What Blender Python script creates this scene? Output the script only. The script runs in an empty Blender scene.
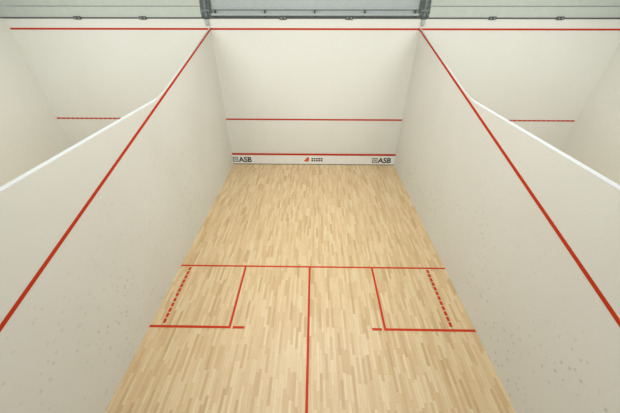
import bpy, bmesh, math, random, numpy as np
from mathutils import Matrix, Vector

scene = bpy.context.scene
COL = scene.collection
scene.view_settings.view_transform = 'Standard'

# ---------------------------------------------------------------- camera fit
def rotm(yaw, pitch, roll):
    return (Matrix.Rotation(yaw, 3, 'Z') @ Matrix.Rotation(math.pi/2 - pitch, 3, 'X') @ Matrix.Rotation(roll, 3, 'Z'))
def proj(p, P):
    C = np.array(p[0:3]); R = np.array(rotm(p[3], p[4], p[5])); f = p[6]
    c = R.T @ (np.array(P) - C)
    return np.array([310 + f*c[0]/-c[2], 206.5 - f*c[1]/-c[2]])
def outz(y): return 4.59 + 2.44*y/9.75
pts = [((-3.2,0,0),(231,162.5)),((3.2,0,0),(394,162.5)),((-3.2,0,.455),(230,154)),((3.2,0,.455),(397,154)),
       ((-3.2,0,1.8),(225,118.5)),((3.2,0,1.8),(402,120)),((-3.2,0,4.59),(210.5,30.5)),((3.2,0,4.59),(421,30.5)),
       ((-9.2,0,4.59),(14,31)),((9.2,0,4.59),(613,30.5)),
       ((-3.2,-5.44,0),(181,263.5)),((3.2,-5.44,0),(442.5,267)),
       ((-3.2,-7.04,0),(150,324)),((3.2,-7.04,0),(475,331))]
lines = [((-3.2,-7,0),(231,163),(107,413)),((3.2,-7,0),(394,163),(511,413)),
         ((-3.2,-7,outz(-7)),(210.5,31),(0,331)),((-3.2,-4,outz(-4)),(210.5,31),(0,331)),
         ((3.2,-7,outz(-7)),(421.5,31),(620,319)),((3.2,-4,outz(-4)),(421.5,31),(620,319))]
def res(p):
    r = []
    for P, q in pts:
        d = proj(p, P) - np.array(q)
        r += [d[1]] if abs(P[0]) > 5 else list(d)
    for P, a, b in lines:
        a = np.array(a, float); b = np.array(b, float); d = (b-a)/np.linalg.norm(b-a)
        e = proj(p, P) - a; r.append(e[0]*d[1]-e[1]*d[0])
    return np.array(r)
p = np.array([0, -10.49, 5.41, 0.014, 0.62, 0.0, 298.0])
for it in range(30):
    r = res(p); J = np.zeros((len(r), 7))
    for k in range(7):
        dp = np.zeros(7); dp[k] = 1e-4
        J[:, k] = (res(p+dp)-r)/1e-4
    p = p - np.linalg.solve(J.T@J + 1e-6*np.eye(7), J.T@r)

cam_d = bpy.data.cameras.new("camera"); cam = bpy.data.objects.new("camera", cam_d); COL.objects.link(cam)
cam_d.sensor_width = 36; cam_d.lens = p[6]/620*36; cam_d.clip_start = 0.05
cam.matrix_world = Matrix.Translation(p[0:3]) @ rotm(p[3], p[4], p[5]).to_4x4()
scene.camera = cam

# ---------------------------------------------------------------- materials
def mat(name, col, rough=.5, metal=0., spec=.5):
    m = bpy.data.materials.new(name); m.use_nodes = True
    b = m.node_tree.nodes["Principled BSDF"]
    b.inputs["Base Color"].default_value = (*col, 1); b.inputs["Roughness"].default_value = rough
    b.inputs["Metallic"].default_value = metal; b.inputs["Specular IOR Level"].default_value = spec
    return m, m.node_tree, b
def srgb(r, g, b):
    f = lambda c: (c/255/12.92) if c/255 <= .04045 else ((c/255+.055)/1.055)**2.4
    return (f(r), f(g), f(b))

def plaster(name, base, dark, scuffs=True):
    m, nt, b = mat(name, base, .6, 0, .2)
    N = nt.nodes; L = nt.links
    tc = N.new("ShaderNodeTexCoord")
    n1 = N.new("ShaderNodeTexNoise"); n1.inputs["Scale"].default_value = .7; n1.inputs["Detail"].default_value = 4
    L.new(tc.outputs["Object"], n1.inputs["Vector"])
    mx = N.new("ShaderNodeMixRGB"); mx.inputs[1].default_value = (*base, 1); mx.inputs[2].default_value = (*dark, 1)
    rp = N.new("ShaderNodeMapRange"); rp.inputs[1].default_value = .35; rp.inputs[2].default_value = .75
    L.new(n1.outputs["Fac"], rp.inputs[0]); L.new(rp.outputs[0], mx.inputs[0])
    last = mx.outputs[0]
    if scuffs:
        n2 = N.new("ShaderNodeTexVoronoi"); n2.inputs["Scale"].default_value = 9
        L.new(tc.outputs["Object"], n2.inputs["Vector"])
        lt = N.new("ShaderNodeMapRange"); lt.inputs[1].default_value = .24; lt.inputs[2].default_value = .13
        L.new(n2.outputs["Distance"], lt.inputs[0])
        n3 = N.new("ShaderNodeTexNoise"); n3.inputs["Scale"].default_value = .8; n3.inputs["Detail"].default_value = 3
        L.new(tc.outputs["Object"], n3.inputs["Vector"])
        mr = N.new("ShaderNodeMapRange"); mr.inputs[1].default_value = .4; mr.inputs[2].default_value = .6
        mr.inputs[4].default_value = .38
        L.new(n3.outputs["Fac"], mr.inputs[0])
        sp = N.new("ShaderNodeSeparateXYZ"); L.new(tc.outputs["Object"], sp.inputs[0])
        hz = N.new("ShaderNodeMapRange"); hz.inputs[1].default_value = 3.0; hz.inputs[2].default_value = 1.3
        L.new(sp.outputs[2], hz.inputs[0])
        a = N.new("ShaderNodeMath"); a.operation = 'MULTIPLY'; L.new(lt.outputs[0], a.inputs[0]); L.new(mr.outputs[0], a.inputs[1])
        a2 = N.new("ShaderNodeMath"); a2.operation = 'MULTIPLY'; L.new(a.outputs[0], a2.inputs[0]); L.new(hz.outputs[0], a2.inputs[1])
        m2 = N.new("ShaderNodeMixRGB"); m2.inputs[2].default_value = (*srgb(125, 120, 106), 1)
        L.new(a2.outputs[0], m2.inputs[0]); L.new(last, m2.inputs[1]); last = m2.outputs[0]
    L.new(last, b.inputs["Base Color"])
    n4 = N.new("ShaderNodeTexNoise"); n4.inputs["Scale"].default_value = 60
    L.new(tc.outputs["Object"], n4.inputs["Vector"])
    bp = N.new("ShaderNodeBump"); bp.inputs["Strength"].default_value = .05
    L.new(n4.outputs["Fac"], bp.inputs["Height"]); L.new(bp.outputs[0], b.inputs["Normal"])
    return m
M_wall = plaster("plaster_side", srgb(214, 214, 206), srgb(209, 209, 200))
M_front = plaster("plaster_front", srgb(222, 223, 216), srgb(219, 220, 212), False)
M_white = plaster("plaster_cap", srgb(184, 189, 189), srgb(180, 185, 184), False)

def wood():
    m, nt, b = mat("maple_strip", (.6, .45, .3), .36, 0, .4)
    N = nt.nodes; L = nt.links
    def math_(op, a, bb=None):
        n = N.new("ShaderNodeMath"); n.operation = op
        for i, v in enumerate((a, bb)):
            if v is None: continue
            if isinstance(v, (int, float)): n.inputs[i].default_value = v
            else: L.new(v, n.inputs[i])
        return n.outputs[0]
    tc = N.new("ShaderNodeTexCoord"); sp = N.new("ShaderNodeSeparateXYZ"); L.new(tc.outputs["Object"], sp.inputs[0])
    W, LEN = .05, .42
    xs = math_('DIVIDE', sp.outputs[0], W); row = math_('FLOOR', xs); fx = math_('FRACT', xs)
    w1 = N.new("ShaderNodeTexWhiteNoise"); w1.noise_dimensions = '1D'; L.new(row, w1.inputs["W"])
    ys = math_('ADD', math_('DIVIDE', sp.outputs[1], LEN), math_('MULTIPLY', w1.outputs["Value"], 7.3))
    colm = math_('FLOOR', ys); fy = math_('FRACT', ys)
    cb = N.new("ShaderNodeCombineXYZ"); L.new(row, cb.inputs[0]); L.new(colm, cb.inputs[1])
    w2 = N.new("ShaderNodeTexWhiteNoise"); w2.noise_dimensions = '3D'; L.new(cb.outputs[0], w2.inputs["Vector"])
    cr = N.new("ShaderNodeValToRGB"); L.new(w2.outputs["Value"], cr.inputs[0])
    e = cr.color_ramp.elements
    e[0].position = 0; e[0].color = (*srgb(190, 161, 119), 1)
    e[1].position = 1; e[1].color = (*srgb(216, 195, 157), 1)
    for pos, c in ((.12, (199, 171, 129)), (.35, (205, 179, 138)), (.7, (211, 187, 147))):
        k = cr.color_ramp.elements.new(pos); k.color = (*srgb(*c), 1)
    mp = N.new("ShaderNodeMapping"); mp.inputs["Scale"].default_value = (60, 3, 1)
    L.new(tc.outputs["Object"], mp.inputs[0])
    ad = N.new("ShaderNodeVectorMath"); ad.operation = 'ADD'; L.new(mp.outputs[0], ad.inputs[0]); L.new(w2.outputs["Color"], ad.inputs[1])
    gn = N.new("ShaderNodeTexNoise"); gn.inputs["Scale"].default_value = 1; gn.inputs["Detail"].default_value = 5
    L.new(ad.outputs[0], gn.inputs["Vector"])
    g = N.new("ShaderNodeMapRange"); g.inputs[1].default_value = .3; g.inputs[2].default_value = .7
    g.inputs[3].default_value = .92; g.inputs[4].default_value = 1.05
    L.new(gn.outputs["Fac"], g.inputs[0])
    mu = N.new("ShaderNodeVectorMath"); mu.operation = 'SCALE'; L.new(cr.outputs[0], mu.inputs[0]); L.new(g.outputs[0], mu.inputs["Scale"])
    s1 = math_('LESS_THAN', fx, .04); s2 = math_('LESS_THAN', fy, .009)
    s = math_('MULTIPLY', math_('MAXIMUM', s1, s2), .5)
    mx = N.new("ShaderNodeMixRGB"); L.new(s, mx.inputs[0]); L.new(mu.outputs[0], mx.inputs[1]); mx.inputs[2].default_value = (*srgb(150, 112, 72), 1)
    L.new(mx.outputs[0], b.inputs["Base Color"])
    return m
M_wood = wood()

def simple(name, c, rough=.5, metal=0., var=.06, scale=6, spec=.5):
    m, nt, b = mat(name, c, rough, metal, spec)
    N = nt.nodes; L = nt.links
    tc = N.new("ShaderNodeTexCoord"); n = N.new("ShaderNodeTexNoise"); n.inputs["Scale"].default_value = scale
    L.new(tc.outputs["Object"], n.inputs["Vector"])
    mx = N.new("ShaderNodeMixRGB"); mx.inputs[1].default_value = (*[x*(1-var) for x in c], 1)
    mx.inputs[2].default_value = (*[min(1, x*(1+var)) for x in c], 1)
    L.new(n.outputs["Fac"], mx.inputs[0]); L.new(mx.outputs[0], b.inputs["Base Color"])
    return m
M_red = simple("red_paint", srgb(184, 54, 20), .7, spec=.15)
M_redf = simple("red_floor_paint", srgb(188, 52, 16), .6, spec=.2)
M_tin = simple("tin_white", srgb(236, 238, 235), .4)
M_black = simple("black_print", srgb(25, 25, 28), .5)
M_orange = simple("orange_print", srgb(215, 90, 38), .5)
M_dark = simple("dark_metal", srgb(76, 81, 81), .5, .2)
M_steel = simple("galvanised_steel", srgb(176, 184, 182), .4, .2, .15, 12)
M_steeldk = simple("bracket_steel", srgb(122, 129, 129), .4, .4, .15, 12)
M_hall = simple("hall_sheet", srgb(176, 185, 184), .5, .0)
M_fascia = simple("fascia_paint", srgb(188, 196, 186), .5, .0)
M_ceil = simple("ceiling_paint", srgb(225, 225, 220), .8)

# ---------------------------------------------------------------- mesh helpers
def link(name, me, m=None, parent=None, **props):
    o = bpy.data.objects.new(name, me); COL.objects.link(o)
    if m: me.materials.append(m)
    if parent: o.parent = parent
    for k, v in props.items(): o[k] = v
    return o
def bm_box(bm, x0, x1, y0, y1, z0, z1):
    vs = [bm.verts.new((x, y, z)) for x in (x0, x1) for y in (y0, y1) for z in (z0, z1)]
    for f in ((0,1,3,2),(4,6,7,5),(0,4,5,1),(2,3,7,6),(0,2,6,4),(1,5,7,3)):
        bm.faces.new([vs[i] for i in f])
def boxes(name, bl, m, parent=None, bevel=0, **props):
    bm = bmesh.new()
    for b in bl: bm_box(bm, *b)
    if bevel: bmesh.ops.bevel(bm, geom=list(bm.edges), offset=bevel, segments=2, affect='EDGES')
    bmesh.ops.recalc_face_normals(bm, faces=bm.faces)
    me = bpy.data.meshes.new(name); bm.to_mesh(me); bm.free()
    return link(name, me, m, parent, **props)
def each(name, bl, m, parent=None, bevel=0, **props):
    for b in bl: boxes(name, [b], m, parent, bevel, **props)
def prisms_x(name, parts, m, parent=None, m_up=None, **props):
    bm = bmesh.new()
    for prof, x0, x1 in parts:
        a = [bm.verts.new((x0, y, z)) for y, z in prof]; b = [bm.verts.new((x1, y, z)) for y, z in prof]
        bm.faces.new(a); bm.faces.new(b[::-1]); n = len(prof)
        for i in range(n): bm.faces.new((a[i], b[i], b[(i+1) % n], a[(i+1) % n]))
    bmesh.ops.recalc_face_normals(bm, faces=bm.faces)
    if m_up:
        for f in bm.faces:
            if f.normal.z > .5: f.material_index = 1
    me = bpy.data.meshes.new(name); bm.to_mesh(me); bm.free()
    o = link(name, me, m, parent, **props)
    if m_up: me.materials.append(m_up)
    return o

ST = dict(kind="structure")
XF = 9.45; T = .08; BACK = -9.9; WT = 4.86
boxes("floor", [(-XF-.15, XF+.15, BACK-1.6, .15, -.12, 0)], M_wood, **ST)
boxes("wall_front", [(-XF-.15, XF+.15, 0, .15, 0, WT)], M_front, **ST)
ZT = 3.6
# thick level wall plus a thin raised panel that follows the sloped out line
low = [(0, 0), (0, ZT), (BACK, ZT), (BACK, 0)]
up = [(0, ZT), (0, 4.65), (-3.8, 3.70), (-4.12, 3.64), (-4.4, ZT)]
T2 = .02
prisms_x("wall_left", [(low, -3.2-T, -3.2), (up, -3.2-T2, -3.2)], M_wall, m_up=M_white, **ST)
prisms_x("wall_right", [(low, 3.2, 3.2+T), (up, 3.2, 3.2+T2)], M_wall, m_up=M_white, **ST)
boxes("wall_far_left", [(-XF-.15, -XF, BACK, 0, 0, WT)], M_front, **ST)
boxes("wall_far_right", [(XF, XF+.15, BACK, 0, 0, WT)], M_front, **ST)
boxes("ceiling", [(-XF-.3, XF+.3, BACK-2, 1.4, 7.4, 7.5)], M_ceil, **ST)
prof2 = []
z = 4.4
while z < 7.3:
    prof2 += [(.75, z), (.75, z+.09), (.735, z+.1), (.735, z+.19)]; z += .2
prof2 += [(.75, 7.4), (.9, 7.4), (.9, 4.4)]
prisms_x("wall_hall", [(prof2, -XF-.3, XF+.3)], M_hall, **ST)

# ---------------------------------------------------------------- painted lines
E = .003
def line(bl, label, group, m=M_red, name="painted_line"):
    o = boxes(name, bl, m, label=label, category="line marking"); o["group"] = group; return o
GW = "red lines on the court walls"; GF = "red lines on the court floor"
for x0, x1 in ((-3.2, 3.2), (-XF, -3.2-T2), (3.2+T2, XF)):
    line([(x0, x1, -E, 0, 4.57, 4.62)], "red out line painted along the top of the cream end wall", GW)
    if x0 == -3.2:
        line([(x0, x1, -E, 0, 1.775, 1.83)], "red service line painted across the cream end wall", GW)
    else:
        bl = []; x = x0
        while x < x1 - .08:
            bl.append((x, min(x+.15, x1-.07), -E, 0, 1.78, 1.835)); x += .172
        line(bl, "broken red service line on the neighbouring court's end wall", GW)
for s, xa in ((-1, -3.2), (1, 3.2)):
    x0, x1 = sorted((xa, xa - s*E))
    def oz(y): return 4.57 + 2.44*y/9.75
    prisms_x("painted_line", [([(0, oz(0)), (0, oz(0)+.055), (-9.75, oz(-9.75)+.055), (-9.75, oz(-9.75))], x0, x1)], M_red,
        label="long red out line sloping down the plaster side wall", category="line marking", group=GW)
LW = .045
line([(-3.2, 3.2, -5.44-LW, -5.44, 0, E)], "red short line painted across the wooden court floor", GF, M_redf)
line([(-LW/2-.06, LW/2-.06, -9.75, -5.44-LW, 0, E)], "red half-court line running along the wooden floor", GF, M_redf)
for s, xin, xend, xd in ((-1, 1.59, 1.32, 2.92), (1, 1.42, 1.19, 2.73)):
    ab = [sorted((s*3.2, s*xin)), sorted((s*(xin-.04), s*xend))]
    line([(a, b, -7.09, -7.04, 0, E) for a, b in ab], "red line closing the service box at its rear", GF, M_redf)
    a, b = sorted((s*xin, s*(xin+LW)))
    line([(a, b, -7.04, -5.44-LW, 0, E)], "red line along the inner side of the service box", GF, M_redf)
    bl = []; y = -5.52
    while y > -7.02:
        bl.append((min(s*xd, s*(xd+.055)), max(s*xd, s*(xd+.055)), max(y-.095, -7.035), y, 0, E)); y -= .125
    line(bl, "dashed red line inside the service box near the side wall", GF, M_redf)

# ---------------------------------------------------------------- tin board
root = bpy.data.objects.new("tin_board", None); COL.objects.link(root)
root["label"] = "low white sponsor board with red top strip along the end wall"; root["category"] = "tin board"
YB = -.03
boxes("board", [(-3.2, 3.2, YB, 0, .03, .41)], M_tin, root)
boxes("top_strip", [(-3.2, 3.2, YB-.012, 0, .41, .465)], M_red, root, label="red painted top strip")
boxes("base_gap", [(-3.2, 3.2, YB+.01, 0, 0, .03)], M_dark, root, label="dark gap strip at the floor")
def text(s, x, z, size, m, name, extrude=.002, offset=.0):
    cu = bpy.data.curves.new(name, 'FONT'); cu.body = s; cu.size = size; cu.extrude = extrude; cu.offset = offset
    tmp = bpy.data.objects.new("tmp", cu); COL.objects.link(tmp)
    bpy.context.view_layer.update()
    me = bpy.data.meshes.new_from_object(tmp.evaluated_get(bpy.context.evaluated_depsgraph_get()))
    bpy.data.objects.remove(tmp)
    R = Matrix.Translation((x, YB-.002, z)) @ Matrix.Rotation(math.pi/2, 4, 'X')
    me.transform(R); me.name = name
    me.materials.clear()
    return link(name, me, m, root)
def frame_mark(x, z, s):
    t = s*.12; y0, y1 = YB-.004, YB
    bl = [(x, x+s, y0, y1, z, z+t), (x, x+s, y0, y1, z+s-t, z+s), (x, x+t, y0, y1, z+t, z+s-t), (x+s-t, x+s, y0, y1, z+t, z+s-t),
          (x+s*.3, x+s*.45, y0, y1, z+s*.3, z+s*.7), (x+s*.58, x+s*.7, y0, y1, z+s*.3, z+s*.7)]
    boxes("square_logo", bl, M_black, root, label="black square emblem")
frame_mark(-3.19, .11, .2); text("ASB", -2.96, .105, .3, M_black, "lettering", offset=.007)
frame_mark(2.32, .11, .2); text("ASB", 2.55, .105, .3, M_black, "lettering", offset=.007)
def flat(name, poly, m, **pr):
    bm = bmesh.new()
    a = [bm.verts.new((x, YB-.004, z)) for x, z in poly]; b = [bm.verts.new((x, YB, z)) for x, z in poly]
    bm.faces.new(a); bm.faces.new(b[::-1]); n = len(poly)
    for i in range(n): bm.faces.new((a[i], b[i], b[(i+1) % n], a[(i+1) % n]))
    bmesh.ops.recalc_face_normals(bm, faces=bm.faces)
    me = bpy.data.meshes.new(name); bm.to_mesh(me); bm.free(); return link(name, me, m, root, **pr)
DX = -.08
flat("emblem", [(x*.8+DX-.02, z*.8+.03) for x, z in [(-.36, .16), (-.18, .12), (-.08, .2), (-.1, .36), (-.17, .38), (-.26, .27)]], M_orange, label="orange winged emblem")
bl = []
for r_, z0 in enumerate((.235, .15)):
    x = DX
    for wd in ((.07, .06, .07, .08, .07) if r_ == 0 else (.08, .05, .08, .07, .07)):
        bl.append((x, x+wd, YB-.004, YB, z0, z0+.055)); x += wd+.022
boxes("small_print", bl, M_black, root, label="small compact black lettering")

# ---------------------------------------------------------------- head rails above the front wall
def thing(name, label, cat, group=None, loc=(0, 0, 0)):
    e = bpy.data.objects.new(name, None); COL.objects.link(e); e.location = loc
    e["label"] = label; e["category"] = cat
    if group: e["group"] = group
    return e
r = thing("head_rail", "grey steel head rail on top of the end wall", "steel rail")
x0, x1 = -3.13, 3.13
boxes("channel", [(x0, x1, -.012, .15, WT, WT+.04)], M_dark, r, label="dark capping channel")
boxes("beam", [(x0, x1, .04, .13, WT+.07, WT+.13)], M_steel, r, bevel=.008)
boxes("tube", [(x0, x1, .17, .21, WT+.22, WT+.27)], M_steel, r, bevel=.012)
boxes("backing", [(x0, x1, .22, .24, WT+.04, WT+.8)], M_hall, r)
for k in range(5):
    xx = x0+.1+(x1-x0-.2)*k/4
    boxes("spacer", [(xx-.03, xx+.03, .05, .12, WT+.04, WT+.07)], M_dark, r)
    boxes("strut", [(xx-.02, xx+.02, .131, .2, WT+.1, WT+.22)], M_dark, r)
for x0, x1 in ((-XF-.15, -3.42), (3.42, XF+.15)):
    r = thing("fascia_panel", "pale grey-green fascia panel above the end wall", "panel", "fascia panels over the neighbouring courts")
    boxes("channel", [(x0, x1, -.012, .15, WT, WT+.03)], M_dark, r, label="dark capping channel")
    boxes("panel", [(x0, x1, .02, .06, WT+.03, WT+.3)], M_fascia, r, bevel=.006)
    boxes("upper_panel", [(x0, x1, .06, .1, WT+.31, WT+.8)], M_fascia, r, bevel=.006)
for x in (-7.2, -5.2, -.95, 1.04, 5.3, 7.3):
    c = thing("rail_clip", "small dark clamp fixed on the capping of the end wall", "clamp", "clamps along the wall capping", (x, 0, WT))
    boxes("plate", [(-.11, .11, -.03, -.012, -.02, .06)], M_dark, c, bevel=.005)
    each("bolt", [(-.07, -.04, -.045, -.03, 0, .03), (.04, .07, -.045, -.03, 0, .03)], M_steel, c, bevel=.004)
for s in (-1, 1):
    b = thing("post_bracket", "grey steel bracket and post at the dividing wall's head", "bracket", "brackets at the wall heads", (s*3.26, 0, 0))
    boxes("post", [(-.035, .035, -.01, .08, WT, 5.6)], M_steeldk, b, bevel=.01)
    boxes("clamp_plate", [(-.11, .11, -.03, -.01, WT-.01, WT+.05)], M_dark, b, bevel=.008)
    boxes("clamp_plate", [(-.12, .12, -.045, -.01, WT+.17, WT+.23)], M_steeldk, b, bevel=.008)
    boxes("foot", [(-.05, .05, -.07, -.001, WT-.16, WT-.02)], M_steel, b, bevel=.008)

# ---------------------------------------------------------------- lighting
w = bpy.data.worlds.new("world"); scene.world = w; w.use_nodes = True
w.node_tree.nodes["Background"].inputs[0].default_value = (.97, 1, 1, 1)
w.node_tree.nodes["Background"].inputs[1].default_value = .38
def area(x, y, z, sx, sy, power, col=(.985, 1, .99)):
    l = bpy.data.lights.new("court_light", 'AREA'); l.shape = 'RECTANGLE'; l.size = sx; l.size_y = sy
    l.energy = power; l.color = col
    o = bpy.data.objects.new("court_light", l); COL.objects.link(o); o.location = (x, y, z); return o
for cx in (-6.3, 0, 6.3):
    area(cx, -3.6, 7.25, 4.6, 2.0, 198)
    area(cx, -7.0, 7.25, 4.6, 2.0, 165)
